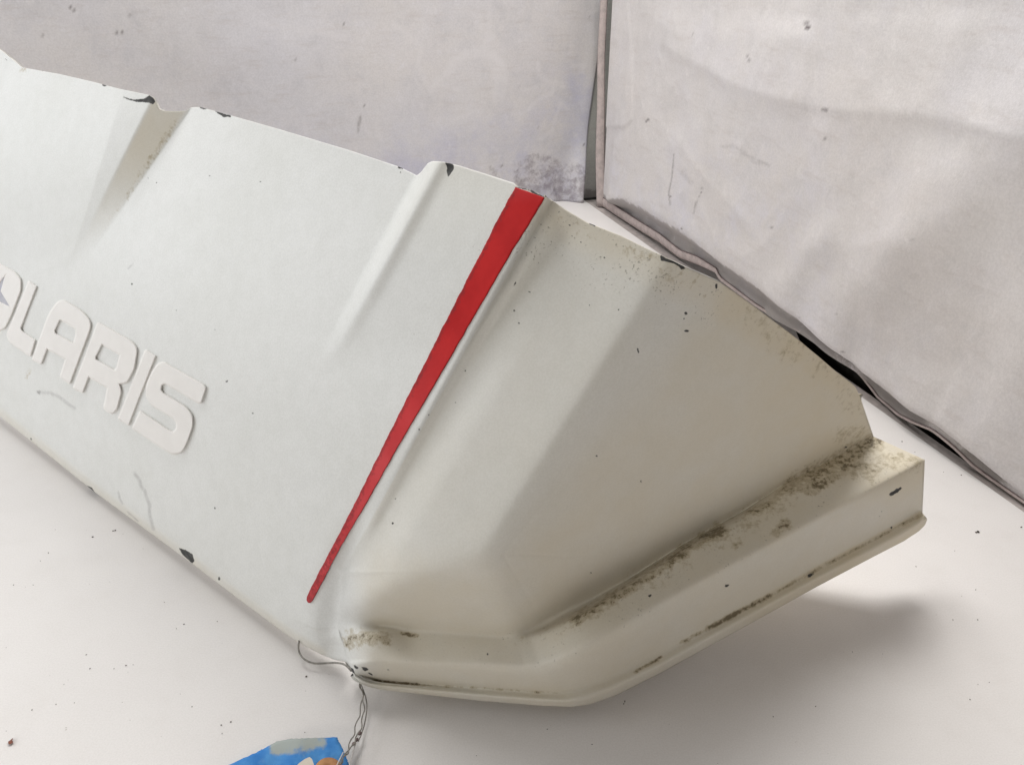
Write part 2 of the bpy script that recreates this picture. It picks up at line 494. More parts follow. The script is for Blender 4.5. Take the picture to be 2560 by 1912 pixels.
top_px = [(1508, 503), (1560, 505), (1600, 522), (1700, 578), (1800, 655), (1900, 722), (2000, 800), (2100, 880), (2150, 928), (2290, 1022), (2360, 1062), (2440, 1130), (2560, 1250), (3300, 1790)]
tp = np.array(top_px, float)
_pt = on_vplane(tp[:, 0], tp[:, 1], np.array(w2(ROFF - 0.014, 0)), nR)
tb, tz = (_pt[:, :2] - FC2) @ eR, _pt[:, 2]
topz = np.maximum(np.interp(bcol, tb, tz, right=0.0), hemz + 0.004)
vv = np.linspace(0, 1, NR2) ** 1.35
Zr = hemz[None, :] + (0.66 - hemz[None, :]) * vv[:, None]
Br = np.repeat(bcol[None, :], NR2, 0)
def right_world(B_, Z_, D_):
    off = ROFF - D_
    return np.stack([FC2[0] + eR[0] * B_ + eL[0] * off, FC2[1] + eR[1] * B_ + eL[1] * off, Z_], -1)
rx, ry = project(right_world(Br, Zr, 0 * Br))
hh = Zr - hemz[None, :]
bandh = (topz - hemz)[None, :]
D = 0.007 * vnoise(Br, Zr, 3.2, 8.1) + 0.0022 * vnoise(Br, Zr, 9.0, 1.4) + 0.0008 * vnoise(Br, Zr, 30.0, 4.4)
rid = 1 - np.abs(vnoise(Br, Zr, 7.0, 12.5)) * 2.2
D += 0.0009 * np.clip(rid, 0, 1) ** 3
rid2 = 1 - np.abs(vnoise(Br + 0.6 * Zr, Zr - 0.5 * Br, 11.0, 22.5)) * 2.4
D += 0.0006 * np.clip(rid2, 0, 1) ** 4
D *= sstep(0.0, 0.06, hh) * sstep(0, 0.05, Br - bcol[0])
# sharp fold creases
def fold(pts, amp, w1, w2_, side=1):
    """a step in slope along a polyline: one side rises towards the room"""
    p = np.array(pts, float)
    lx = np.interp(rx, p[:, 0], p[:, 1])
    s = (ry - lx) * side
    m = sstep(p[0, 0] - 40, p[0, 0] + 60, rx) * sstep(p[-1, 0] + 60, p[-1, 0] - 40, rx)
    return amp * m * np.where(s > 0, np.exp(-s / w1), np.exp(s / w2_))
D += fold([(1640, 95), (1690, 125), (1850, 210), (2030, 265), (2420, 300), (2640, 355)], 0.0055, 40, 220)
def vfold(pts, amp, w1, w2_):
    p = np.array(pts, float)
    lx = np.interp(ry, p[:, 1], p[:, 0])
    s = rx - lx
    m = sstep(p[0, 1] - 30, p[0, 1] + 40, ry) * sstep(p[-1, 1] + 40, p[-1, 1] - 30, ry)
    return amp * m * np.where(s > 0, np.exp(-s / w1), np.exp(s / w2_))
D += vfold([(2022, 60), (2034, 120), (2030, 265)], 0.004, 18, 160)
D += vfold([(2060, 290), (2085, 480), (2090, 640)], 0.003, 60, 60)
D += vfold([(2420, 40), (2425, 300)], 0.002, 40, 120)
D += vfold([(1700, 330), (1760, 420), (1900, 560)], 0.0025, 25, 70)
# broad diagonal drape
dg = ((rx - 2560) * 0.66 + (ry - 400) * 0.75)
D += 0.012 * np.exp(-((dg + 30) / 130) ** 2) * sstep(1900, 2300, rx)
D += 0.004 * np.exp(-((((rx - 2200) * 0.75 + (ry - 720) * 0.5)) / 55) ** 2) * sstep(500, 620, ry)
D += 0.004 * np.exp(-((((rx - 2040) * 0.85 + (ry - 640) * 0.5)) / 40) ** 2) * sstep(480, 620, ry)
# tucked band above the binding, gathered
rel = hh / bandh
amp = 0.014 * sstep(0.004, 0.02, bandh) * sstep(0.0, 0.05, Br - bcol[0])
D += amp * sstep(0.3, 1.3, rel) * np.exp(-np.clip(hh - bandh, 0, None) / 0.10)
D -= 0.5 * amp * np.exp(-((rel - 0.55) / 0.25) ** 2)
gath = np.sin(Br * 150 + 3 * vnoise(Br, Zr, 14, 6.6)) * (0.5 + vnoise(Br, Zr, 30, 9.0))
D += 0.0020 * gath * sstep(0.9, 0.5, hh / bandh) * sstep(0, 0.25, hh / bandh) * sstep(0.004, 0.02, bandh)
# flat hem ply along the piping
ply = np.interp(ry, [0, 300, 330], [1572, 1588, 1560]); plym = (ry < 318)
D = D + 0.0016 * np.where(plym, sstep(4, -4, rx - ply), 0)
# billows of the loose lower edge
Dh = np.interp(bcol, *zip((0, 0.0), (hb[14], 0.0), (hb[16], 0.004), (hb[18], 0.012), (hb[20], 0.014), (hb[23], 0.006), (hb[-1], 0.004)))[None, :]
D += Dh * sstep(0.08, 0.0, hh)
Pr = right_world(Br, Zr, D)
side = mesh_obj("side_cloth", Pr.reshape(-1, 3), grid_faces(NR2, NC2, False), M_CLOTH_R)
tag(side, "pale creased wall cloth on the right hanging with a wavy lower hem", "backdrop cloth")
sol = side.modifiers.new("thickness", 'SOLIDIFY'); sol.thickness = 0.0012; sol.offset = -1
set_attr(side, "ghost", 0 * rx)
set_attr(side, "lilac", 0.25 + 0.6 * sstep(250, 600, ry) * sstep(2400, 1700, rx))
gr = 0.95 * sstep(1.5, 0.7, hh / bandh) * sstep(0.004, 0.02, bandh) + 0.3 * sstep(1650, 1510, rx)  # tucked band: dirt plus the overhang's shade, put into the colour
set_attr(side, "grime_shade", np.clip(gr + 0.12, 0, 1))
mk = np.zeros_like(rx)
for x, y, r in [(1745, 85, 4), (1770, 95, 4), (1776, 470, 4), (1775, 480, 3), (1770, 487, 3), (1904, 520, 3), (1920, 550, 3), (1950, 567, 5), (1731, 568, 4), (1980, 575, 3), (1628, 300, 5), (1624, 303, 4), (2080, 345, 3), (1700, 490, 3), (2030, 790, 3), (2143, 874, 4), (2130, 780, 2)]:
    mk = np.maximum(mk, 0.8 - 0.8 * sstep(r * 0.4, r * 1.0, np.hypot(rx - x, ry - y)))
for pts, wd, am in (([(2026, 57), (2030, 64), (2036, 74)], 6, 1.0), ([(1886, 140), (1893, 154)], 4, 0.6), ([(1701, 385), (1698, 440), (1694, 480), (1700, 510)], 2.5, 0.55), ([(1910, 402), (1930, 412)], 4, 0.35),
                    ([(1820, 365), (1850, 365), (1880, 385), (1905, 405), (1935, 412)], 6, 0.22), ([(1765, 500), (1758, 530)], 3, 0.5), ([(2075, 273), (2085, 275)], 4, 0.7), ([(2290, 570), (2330, 595)], 3, 0.45), ([(1725, 430), (1750, 455)], 8, 0.2)):
    mk = np.maximum(mk, am * (1 - sstep(wd * 0.4, wd, seg_dist(rx, ry, pts))))
set_attr(side, "mark", mk)

# binding tape along the hem, and the vertical piping of the corner
bt = []
k_in = np.linspace(0, 1, 260)
bb = hb[0] + (np.interp(1.0, [0, 1], [hb[0], hb[-1]]) - hb[0]) * k_in
def ribbon(name, centre, up, half, thick, out, mat, parent):
    """flat rounded strip following a path: centre points, unit up, half width, bulge"""
    V = []; n = len(centre)
    for i in range(n):
        for j in range(9):
            f = -1 + 2 * j / 8
            V.append(centre[i] + up[i] * half[i] * f + out * thick * (1 - f * f))
    o = mesh_obj(name, V, grid_faces(n, 9), mat, parent)
    s = o.modifiers.new("thickness", 'SOLIDIFY'); s.thickness = 0.0012; s.offset = 0
    return o
out3 = np.array([nR[0], nR[1], 0])
hemzb = np.interp(bb, hb, hz)
halfw = np.interp(bb, [hb[0], hb[2], hb[5], hb[7], hb[12], hb[-1]], [0.0075, 0.0070, 0.0055, 0.0026, 0.0011, 0.0010])
Dhb = np.interp(bb, bcol, Dh[0])
cen = right_world(bb, hemzb + halfw, Dhb + 0.0012)
upv = np.repeat(np.array([[0, 0, 1.0]]), len(bb), 0)
ribbon("hem_binding", cen, upv, halfw, 0.0018, out3, M_BIND, side)
tube("hem_thread", [p + np.array([0, 0, h * 1.02]) + out3 * 0.0006 for p, h in zip(cen, halfw)], 0.0007, M_SEAM, side, 6)
pip = [(1517, -40), (1516, 0), (1513, 60), (1509, 150), (1508, 280), (1506, 400), (1508, 517)]
pp = np.array(pip, float)
pb, pz = right_pt(pp[:, 0], pp[:, 1])
pz[-1] = max(pz[-1], 0.001)
cen2 = resample(right_world(pb, pz, 0 * pb + 0.004), 60)
wid = np.interp(np.linspace(0, 1, 60), [0, 0.6, 0.8, 1], [0.0052, 0.0062, 0.0076, 0.0076])
# the tape faces the camera: half turned between the two walls
upP = np.repeat(np.array([[eL[0] * 0.75 + eR[0] * 0.66, eL[1] * 0.75 + eR[1] * 0.66, 0]]), 60, 0)
outP = np.array([nR[0] + nL[0], nR[1] + nL[1], 0]); outP /= np.linalg.norm(outP)
ribbon("corner_piping", cen2, upP, wid, 0.002, outP, M_BIND, side)
tube("piping_thread", [p + u * w * 0.98 + outP * 0.0007 for p, u, w in zip(cen2, upP, wid)], 0.00055, M_SEAM, side, 6)
# added boards, coloured dark to stand for the shade in the hem gap
back_board = slab("dark_gap_board", 0.055, 0.075, -0.25, 2.2, -0.06, 0.66, M_DARK); tag(back_board, kind='structure')
back_board2 = slab("dark_gap_board", -2.4, 0.055, -0.27, -0.25, -0.06, 0.66, M_DARK); tag(back_board2, kind='structure')

# ------------------------------------------------------------------ the moulded panel: shell
# side face: leaning, slightly bowed surface; e = its run, mm = outward horizontal normal
Q0 = on_z(0, 1040, 0.014); Q1 = on_z(720, 1588, 0.014)
run = (Q1 - Q0)[:2]; run /= np.linalg.norm(run)
mm = np.array([run[1], -run[0]])
if mm[1] > 0: mm = -mm
C0 = -(Q0[:2] @ mm)
KL, QL, Z0 = 0.22, 0.62, 0.014

def side_disp(px, py):
    """relief of the side face, metres towards the viewer"""
    d = np.zeros(np.shape(px))
    # raised field right of the rib
    xr = 1062 - 0.535 * (py - 420)
    a = 0.0125 * (1 - sstep(470, 930, py))
    d += a * sstep(-16, 26, px - xr)
    # rounded crest on the rib
    d += 0.0022 * (1 - sstep(600, 960, py)) * np.exp(-((px - xr - 30) / 22) ** 2)
    # pressed groove near the left
    xl = 303 - 0.31 * (py - 245); xc = 372 - 0.50 * (py - 262); xq = 476 - 0.69 * (py - 275)
    xq = np.maximum(xq, xc + 4); xl = np.minimum(xl, xc - 4)
    # the field left of it stands proud: chamfer strip, then a wall down to the middle field
    lvl = np.where(px < xl, 1.0, np.where(px < xc, 1.0 - 0.22 * np.clip((px - xl) / (xc - xl), 0, 1), 0.78 - 0.90 * np.clip((px - xc) / (xq - xc), 0, 1)))
    lvl = np.where(px > xq, -0.12 * np.exp(-(px - xq) / 60.0), lvl)
    d += 0.020 * lvl * (1 - sstep(250, 700, py))
    # swelling at the far left top
    d += 0.010 * sstep(60, -60, px + (py - 170) * 0.35) * (1 - sstep(200, 520, py))
    # hollow between the stripe's lower end and the end cap
    xv = np.interp(py, [1250, 1420, 1560, 1660], [918, 862, 838, 842])
    dep = 0.0065 * sstep(1230, 1480, py) * sstep(1690, 1600, py)
    d -= dep * np.exp(-((px - xv) / np.interp(py, [1250, 1600], [22, 38])) ** 2)
    return d

def solve_side(px, py, extra=0.0):
    D = rays(px, py)
    dd = side_disp(px, py) + extra
    a = -(D[..., 0] * mm[0] + D[..., 1] * mm[1])
    t = np.full(np.shape(a), 0.5)
    for _ in range(12):
        z = H + t * D[..., 2] - Z0
        f = a * t - (C0 + KL * z + QL * z * z - dd)
        fp = a - (KL + 2 * QL * z) * D[..., 2]
        t = t - f / fp
    return t

# outline of the side face (photo pixels)
T_side = [(-190, 62), (-60, 92), (0, 124), (30, 148), (55, 169), (150, 186), (228, 204), (300, 223), (340, 231), (372, 238), (384, 246), (389, 256), (396, 272), (410, 278), (440, 279), (466, 277), (478, 269), (500, 268),
          (577, 289), (700, 324), (870, 375), (1000, 418), (1042, 439), (1052, 431), (1070, 408), (1082, 403), (1110, 405), (1150, 415), (1220, 437), (1285, 458), (1294, 469), (1325, 473), (1360, 492), (1376, 498)]
K_side = [(-250, 590), (856, 1431)]
R3_side = [(-385, 715), (700, 1535), (790, 1572), (848, 1566)]
B_side = [(-400, 735), (0, 1040), (225, 1220), (240, 1232), (480, 1408), (600, 1499), (720, 1588), (760, 1613), (800, 1634), (835, 1648), (868, 1655)]
NM, NN = 450, 280
um = np.linspace(0, 1, NM)
xT = -190 + um * (1376 + 190)
# put extra columns where the outline jumps
xT = np.sort(np.concatenate([xT[::1]]))
def at_x(poly, x): return np.stack([x, pl(poly, 1, x)], -1)
T_m = at_x(T_side, xT)
K_m = at_x(K_side, -250 + um * (856 + 250))
R_m = at_x(R3_side, -385 + um * (848 + 385))
B_m = at_x(B_side, -400 + um * (868 + 400))

# nose feature lines (photo pixels), each from the stripe crease to the cut right end; "b" splits at the bend
def arcs(pts, n):
    p = np.array(pts, float)
    s = np.r_[0, np.cumsum(np.hypot(*np.diff(p, axis=0).T))]; s /= s[-1]
    q = np.linspace(0, 1, n)
    return np.stack([np.interp(q, s, p[:, 0]), np.interp(q, s, p[:, 1])], -1)
NB = int(NN * 0.45)
def two(a, b):
    return np.vstack([arcs(a, NB)[:], arcs([a[-1]] + b, NN - NB + 1)[1:]])
N0 = two([(1376, 498), (1414, 524), (1470, 557), (1552, 589), (1606, 616), (1647, 635), (1712, 667), (1740, 679), (1800, 705)], [(1840, 733), (1894, 772), (1992, 846), (2050, 894), (2089, 928), (2126, 956), (2139, 968), (2151, 994)])
N2 = two([(856, 1431), (1100, 1427), (1170, 1416), (1215, 1402), (1255, 1384)], [(1310, 1385), (1420, 1392), (1500, 1385), (1640, 1335), (1800, 1245), (1950, 1155), (2168, 1044)])
N3 = two([(848, 1566), (1000, 1574), (1100, 1578), (1250, 1586), (1320, 1582), (1365, 1566)], [(1480, 1508), (1589, 1442), (1710, 1363), (1863, 1278), (1972, 1206), (2080, 1150), (2184, 1091)])
N4 = two([(868, 1648), (1000, 1650), (1200, 1657), (1310, 1663), (1350, 1659), (1385, 1649)], [(1430, 1629), (1589, 1543), (1700, 1478), (2089, 1268), (2312, 1149)])
N4b = two([(869, 1654), (1000, 1662), (1200, 1673), (1320, 1682), (1365, 1680), (1405, 1668)], [(1450, 1645), (1589, 1568), (1700, 1497), (2089, 1285), (2311, 1178)])
N5 = two([(876, 1668), (890, 1688), (935, 1701), (1200, 1721), (1360, 1732), (1410, 1732), (1450, 1722)], [(1500, 1702), (1628, 1649), (1770, 1571), (2034, 1427), (2306, 1281)])
N7 = two([(878, 1674), (888, 1695), (905, 1710), (950, 1723), (1200, 1751), (1360, 1764), (1430, 1766), (1478, 1759)], [(1540, 1738), (1647, 1684), (1700, 1655), (2042, 1466), (2186, 1390), (2260, 1352), (2298, 1327), (2313, 1312), (2318, 1298)])
N6 = N5 * 0.45 + N7 * 0.55

# facets of the nose in plan
b0 = on_z(905, 1712, 0.012); b2 = on_z(1440, 1768, 0.012); b4 = on_z(2322, 1302, 0.056)
def facet(p, q):
    e = (q - p)[:2]; e /= np.linalg.norm(e)
    n = np.array([e[1], -e[0]]);
    return p[:2].copy(), (n if n[1] < 0 else -n)
F1p, F1n = facet(b0, b2); F2p, F2n = facet(b2, b4)
def solve_nose(px, py, off1, off2):
    """ray on the convex corner of the two upright facets pushed out by off"""
    D = rays(px, py)
    t1 = (F1p @ F1n + off1) / (D[..., 0] * F1n[0] + D[..., 1] * F1n[1])
    t2 = (F2p @ F2n + off2) / (D[..., 0] * F2n[0] + D[..., 1] * F2n[1])
    s = 160.0
    return np.log(np.exp(s * t1) + np.exp(s * t2)) / s

wq = np.linspace(0, 1, NN)
ledge = np.interp(wq, [0, 0.45, 1], [0.019, 0.021, 0.031])
def inv_line(N, off_extra, from_side=0.12):
    t = solve_nose(N[:, 0], N[:, 1], off_extra, off_extra)
    ts = solve_side(N[:, 0], N[:, 1])
    k = sstep(0, from_side, wq)
    return k / t + (1 - k) / ts
I3 = inv_line(N3, -ledge, 0.16)
I4 = inv_line(N4, 0.0015 + 0 * wq, 0.07)
I4b = inv_line(N4b, 0.0025 + 0 * wq, 0.06)
I5 = inv_line(N5, -0.0030 + 0 * wq, 0.05)
I6 = inv_line(N6, 0.0045 + 0 * wq, 0.05)
I7 = inv_line(N7, 0.0 + 0 * wq, 0.05)
I2 = I3.copy(); I0 = I3.copy()          # the hull above the ledge is solved from its facets below

def plane_t(px, py, p0, n):
    D = rays(px, py)
    return ((p0 - CAM) @ n) / (D @ n)
def unit(v): v = np.array(v, float); return v / np.linalg.norm(v)
n02, n23, n34, n44, n45, n56, n67, nh = 250, 44, 26, 7, 22, 6, 6, 5
def blend_rows(lines, counts):
    out = []
    for (a, b), n in zip(zip(lines[:-1], lines[1:]), counts):
        q = np.arange(n)[:, None, None] / n if a.ndim == 2 else np.arange(n)[:, None] / n
        out.append(a[None] * (1 - q) + b[None] * q)
    out.append(lines[-1][None])
    return np.concatenate(out, 0)
counts = [n02, n23, n34, n44, n45, n56, n67]
PXN = blend_rows([N0, N2, N3, N4, N4b, N5, N6, N7], counts)
INN = blend_rows([I0, I2, I3, I4, I4b, I5, I6, I7], counts)
# hull facets: lower skirts G1, G2 over the ledge, the sloping face B1 and the front face B2 that meet along the bend
g1n = unit([F1n[0], F1n[1], -0.31]); g2n = unit([F2n[0], F2n[1], -0.08])
g1p = CAM + rays(*N3[NB // 2]) / I3[NB // 2]
g2p = CAM + rays(*N3[int(NN * 0.8)]) / I3[int(NN * 0.8)]
PC_px = (1242, 1392)
tc = plane_t(*PC_px, g1p, g1n)
PC = CAM + rays(*PC_px) * tc
TB_px = (1800, 716)
PTOP = CAM + rays(*TB_px) * (tc * 0.880)
LB = PTOP - PC
def face_through(ax, ay):
    return unit([ax, ay, -(ax * LB[0] + ay * LB[1]) / LB[2]])
MT = CAM + rays(1376, 498) * (solve_side(1376.0, 498.0) + 0.015)
b1n = unit(np.cross(LB, MT - PC)); b1n = b1n if b1n[1] < 0 else -b1n
PE = CAM + rays(*N3[-1]) / I3[-1]
b2n = unit(np.cross(LB, PE - PC)); b2n = b2n if b2n[1] < 0 else -b2n
hx, hy = PXN[:n02 + n23 + 1, :, 0], PXN[:n02 + n23 + 1, :, 1]
SS = 300.0
stack = [solve_side(hx, hy) - 0.0, plane_t(hx, hy, PC, b1n), plane_t(hx, hy, PC, b2n), plane_t(hx, hy, g1p, g1n), plane_t(hx, hy, g2p, g2n)]
stk = np.array(stack)
mx = stk.max(0)
th = mx + np.log(np.exp(SS * (stk - mx)).sum(0)) / SS
INN[:n02 + n23 + 1] = 1 / th
# side rows
def frac(f): return R_m * (1 - f) + B_m * f
SL = [T_m, K_m, R_m, frac(0.35), frac(0.5), frac(0.75), frac(0.88), frac(1.0)]
PXM = blend_rows(SL, counts)
PX = np.concatenate([PXM[:, :-1], PXN], 1)
r3 = n02 + n23
TS = solve_side(PXM[..., 0], PXM[..., 1])
# turn the lower edge under: recede as the edge is reached
vr = np.zeros(PXM.shape[0]); vr[r3:] = np.linspace(0, 1, PXM.shape[0] - r3)
recede = (1 - np.sqrt(np.clip(1 - vr ** 2, 0, 1)))[:, None] * 0.010
TS = TS + recede
INV = np.concatenate([1 / TS[:, :-1], INN], 1)
# recess beside the stripe crease
wfull = np.concatenate([np.full(NM - 1, -1.0), wq])[None, :]
rowi = np.arange(PX.shape[0])[:, None]
rec = 0.0030 * sstep(0.0, 0.03, wfull) * (1 - sstep(0.035, 0.14, wfull)) * (1 - sstep(n02 + 5, n02 + 44, rowi)) * (0.55 + 0.45 * sstep(0, 120, rowi))
INV = 1 / (1 / INV + rec)
# rounding of the creases
it = np.zeros(INV.shape)
it[:, NM - 1:] = 3 + 0 * sstep(0.015, 0.16, wq)[None, :]
lowf = np.interp(np.arange(PX.shape[0]), [0, 5, n02 - 10, n02 + 20, r3 - 8, r3, r3 + 12, r3 + 26, PX.shape[0]], [0.3, 1, 1, 1, 2, 3, 3, 3, 0.4])
it *= lowf[:, None]
it[:, NM - 25:NM] = np.maximum(it[:, NM - 25:NM], 5 * lowf[:, None])
rw = sstep(n02 - 40, n02 + 15, np.arange(PX.shape[0])) * sstep(r3 + 40, r3 + 20, np.arange(PX.shape[0]))
cw = sstep(NM - 45, NM - 12, np.arange(PX.shape[1])) * sstep(NM + 28, NM + 6, np.arange(PX.shape[1]))
it = np.maximum(it, 70 * rw[:, None] * cw[None, :])
for n in range(int(it.max())):
    m = it > n
    p = np.pad(INV, 1, mode='edge')
    avg = (p[:-2, 1:-1] + p[2:, 1:-1] + p[1:-1, :-2] + p[1:-1, 2:]) / 4
    INV = np.where(m, avg, INV)
RD = rays(PX[..., 0], PX[..., 1])
SH = CAM + RD / INV[..., None]
# hidden return below the bead / lower edge
last = SH[-1]
nin = np.zeros_like(last)
nin[:NM - 1, :2] = -mm
for j in range(NN):
    n = F1n if j < NB else F2n
    nin[NM - 1 + j, :2] = -n
wid_ret = np.full(NCL_ := NM - 1 + NN, 0.012)
wid_ret[NM - 1:] = np.interp(wq, [0, 0.10, 0.80, 0.93, 1], [0.012, 0.075, 0.075, 0.014, 0.010])  # unseen flange, widened under the nose to block light from behind
hid = []
for q in range(1, nh + 1):
    f = q / nh
    hid.append(last + nin * (wid_ret[:, None] * f) + np.array([0, 0, 0.0035 * f * f]) - np.array([0, 0, 0.0012 * math.sin(math.pi * f)]))
SH = np.concatenate([SH, np.array(hid)], 0)
SH[..., 2] = np.maximum(SH[..., 2], 0.0008)
PXF = np.concatenate([PX, np.repeat(PX[-1:], nh, 0)], 0)
NRW, NCL = SH.shape[:2]

panel = empty("body_panel", tuple(on_z(720, 1588, 0)), "large white moulded body panel with a red stripe and raised lettering on the table", "body panel")
shell = mesh_obj("shell", SH.reshape(-1, 3), grid_faces(NRW, NCL), M_PAINT, panel)
shell.data.materials.append(M_RAW)
sol = shell.modifiers.new("thickness", 'SOLIDIFY'); sol.thickness = 0.0028; sol.offset = -1; sol.material_offset_rim = 1

# --- wear maps of the shell
X, Y = PXF[..., 0], PXF[..., 1]
chip = np.full(X.shape, -12.0)
def add_chip(pts):
    global chip
    xs = [p[0] for p in pts]; ys = [p[1] for p in pts]
    m = (X > min(xs) - 14) & (X < max(xs) + 14) & (Y > min(ys) - 14) & (Y < max(ys) + 14)
    if m.any():
        chip[m] = np.maximum(chip[m], poly_sd(X[m], Y[m], pts))
def blob(x, y, r, rr=None, ang=0):
    rr = rr or r
    add_chip([(x + r * math.cos(a) * math.cos(ang) - rr * math.sin(a) * math.sin(ang), y + r * math.cos(a) * math.sin(ang) + rr * math.sin(a) * math.cos(ang)) for a in [k * math.pi / 4 for k in range(8)]])
for c in [[(256, 205), (274, 210), (262, 217), (256, 215)], [(232, 200), (244, 205), (238, 207)],
          [(304, 241), (335, 250), (362, 247), (376, 237), (386, 243), (390, 255), (382, 262), (372, 257), (340, 255), (318, 249)],
          [(12, 147), (16, 150), (22, 150), (18, 153)], [(104, 174), (110, 174), (106, 180)], [(33, 146), (38, 150), (36, 153)],
          [(497, 264), (518, 272), (512, 275), (499, 271)], [(537, 276), (560, 285), (578, 289), (577, 294), (566, 292), (560, 295), (553, 289), (542, 283)],
          [(994, 414), (1010, 419), (1007, 424), (996, 421)], [(1000, 428), (1004, 428), (1001, 436)],
          [(1111, 405), (1134, 411), (1135, 422), (1128, 434), (1120, 443), (1117, 430), (1118, 418)],
          [(1287, 466), (1310, 469), (1330, 474), (1342, 483), (1361, 490), (1360, 495), (1340, 489), (1325, 478), (1305, 473), (1288, 471)],
          [(1650, 637), (1664, 645), (1680, 651), (1696, 654), (1712, 667), (1714, 673), (1703, 674), (1696, 665), (1684, 658), (1668, 655), (1652, 652)],
          [(447, 1369), (466, 1375), (482, 1385), (486, 1402), (480, 1408), (470, 1398), (458, 1388)],
          [(218, 1214), (229, 1218), (240, 1234), (236, 1236), (226, 1226)],
          [(2220, 1239), (2224, 1233), (2240, 1222), (2254, 1216), (2256, 1219), (2246, 1229), (2230, 1239)],
          [(1216, 425), (1228, 428), (1222, 433)], [(1470, 552), (1492, 562), (1488, 567), (1474, 561)],
          [(903, 1665), (918, 1668), (921, 1674), (910, 1677)], [(920, 1679), (932, 1684), (933, 1688), (924, 1685)], [(884, 1660), (897, 1668), (893, 1673), (886, 1668)],
          [(877, 1668), (884, 1672), (888, 1684), (880, 1680)]]:
    add_chip(c)
for x, y, r, rr, a in [(1817, 1463, 6, 4, -.3), (1625, 1488, 4.5, 4.5, 0), (1219, 1634, 2.5, 3.5, 0), (971, 1674, 2.5, 4, -.5), (1322, 730, 6, 2, 0.1), (1287, 710, 2, 7, .4), (1286, 777, 3, 3, 0), (1297, 808, 2.5, 2.5, 0),
                    (1595, 876, 2.5, 7, -.3), (1474, 762, 2.5, 2.5, 0), (1715, 783, 4, 4, 0), (1717, 827, 6, 3, 0), (1710, 797, 3, 3, 0), (982, 1308, 3, 3, 0), (1048, 1074, 2, 3.5, 0), (1163, 927, 2.5, 2.5, 0), (1139, 1007, 2, 2.5, 0),
                    (1072, 1036, 2, 2.5, 0), (989, 1246, 2, 3, .4), (330, 710, 2.5, 2.5, 0), (567, 953, 3.5, 2.5, 0), (632, 1033, 2.5, 2.5, 0), (537, 825, 2, 2, 0), (441, 776, 2.5, 2.5, 0), (537, 1270, 2.5, 4, 0), (548, 1446, 3, 5, 0),
                    (1492, 1140, 3, 2.5, 0), (1603, 1203, 2, 3, 0), (1476, 1432, 3, 3, 0), (1440, 1562, 2.5, 2.5, 0), (1500, 1560, 2, 2, 0), (2030, 1435, 6, 4, -.5), (2022, 1440, 5, 4, -.4), (2228, 1319, 4, 3, 0), (2197, 1290, 3, 2, -.3), (2204, 1279, 2, 2, 0), (2142, 1281, 2.5, 2, 0),
                    (2114, 1118, 4, 2.5, 0), (1791, 715, 3, 8, 0), (1398, 531, 3, 3, 0), (1424, 563, 3, 2.5, 0), (1430, 590, 2, 2.5, 0), (1452, 605, 2.5, 2, 0), (1337, 594, 2, 2, 0), (1511, 645, 3, 2.5, 0), (1540, 723, 2.5, 2, 0), (1547, 774, 2.5, 2.5, 0),
                    (349, 427, 2, 2, 0), (391, 458, 2, 2, 0), (370, 445, 1.8, 1.8, 0), (523, 440, 2.5, 2, 0), (651, 455, 2, 2, 0), (78, 1097, 2, 3, 0), (2320, 1280, 1, 1, 0)]:
    blob(x, y, r, rr, a)
set_attr(shell, "chip", chip)

stain = np.zeros(X.shape)
def smear(pts, w, amp):
    global stain
    stain = np.maximum(stain, amp * (1 - sstep(0.15 * w, w, seg_dist(X, Y, pts))))
smear([(1440, 1548), (1560, 1478), (1640, 1425), (1720, 1372), (1790, 1332)], 30, 0.82)
smear([(1760, 1350), (1800, 1328)], 34, 1.0)
smear([(1870, 1285), (1930, 1255), (1960, 1225)], 20, 0.7)
smear([(1985, 1212), (2060, 1175), (2130, 1135), (2180, 1110)], 46, 0.86)
smear([(2060, 1180), (2110, 1165), (2180, 1180)], 44, 0.80)
smear([(1870, 770), (2000, 870), (2140, 985)], 90, 0.30)
smear([(2100, 1090), (2180, 1085)], 40, 0.40)
smear([(1400, 540), (1560, 610), (1760, 715)], 60, 0.26)
smear([(2020, 1225), (2080, 1190)], 30, 0.8)
smear([(1940, 1330), (1965, 1312)], 26, 0.85)
smear([(1840, 1365), (1850, 1360)], 20, 0.7)
smear([(2190, 1150), (2280, 1160)], 40, 0.55)
smear([(880, 1602), (915, 1592), (960, 1597)], 36, 0.78)
smear([(870, 1580), (900, 1570)], 14, 0.6)
smear([(1005, 1583), (1042, 1588)], 9, 1.0)
smear([(1600, 1455), (2180, 1110)], 60, 0.34)
smear([(1300, 1600), (1450, 1560), (1600, 1470)], 30, 0.22)
# rust line in the bead crease
smear([(932, 1701), (985, 1707), (1045, 1709)], 7, 1.25)
smear([(1040, 1710), (1180, 1718), (1400, 1732)], 5, 0.62)
smear([(1590, 1678), (1655, 1641)], 8, 1.15)
smear([(1700, 1608), (1770, 1570)], 9, 0.75)
smear([(1770, 1570), (1860, 1522), (1925, 1488)], 11, 1.05)
smear([(1925, 1488), (2034, 1428), (2306, 1284)], 8, 0.74)
smear([(830, 1650), (870, 1660)], 6, 0.5)
# groove dirt
xqg = 468 - 0.67 * (Y - 275)
stain = np.maximum(stain, 0.55 * (1 - sstep(3, 18, np.abs(X - xqg + 6))) * sstep(270, 330, Y) * sstep(600, 430, Y) * (X < 480))
smear([(60, 176), (48, 182)], 10, 0.5)
smear([(73, 925), (66, 945)], 9, 0.6)
smear([(80, 1105), (100, 1130)], 10, 0.45)
set_attr(shell, "stain", stain)

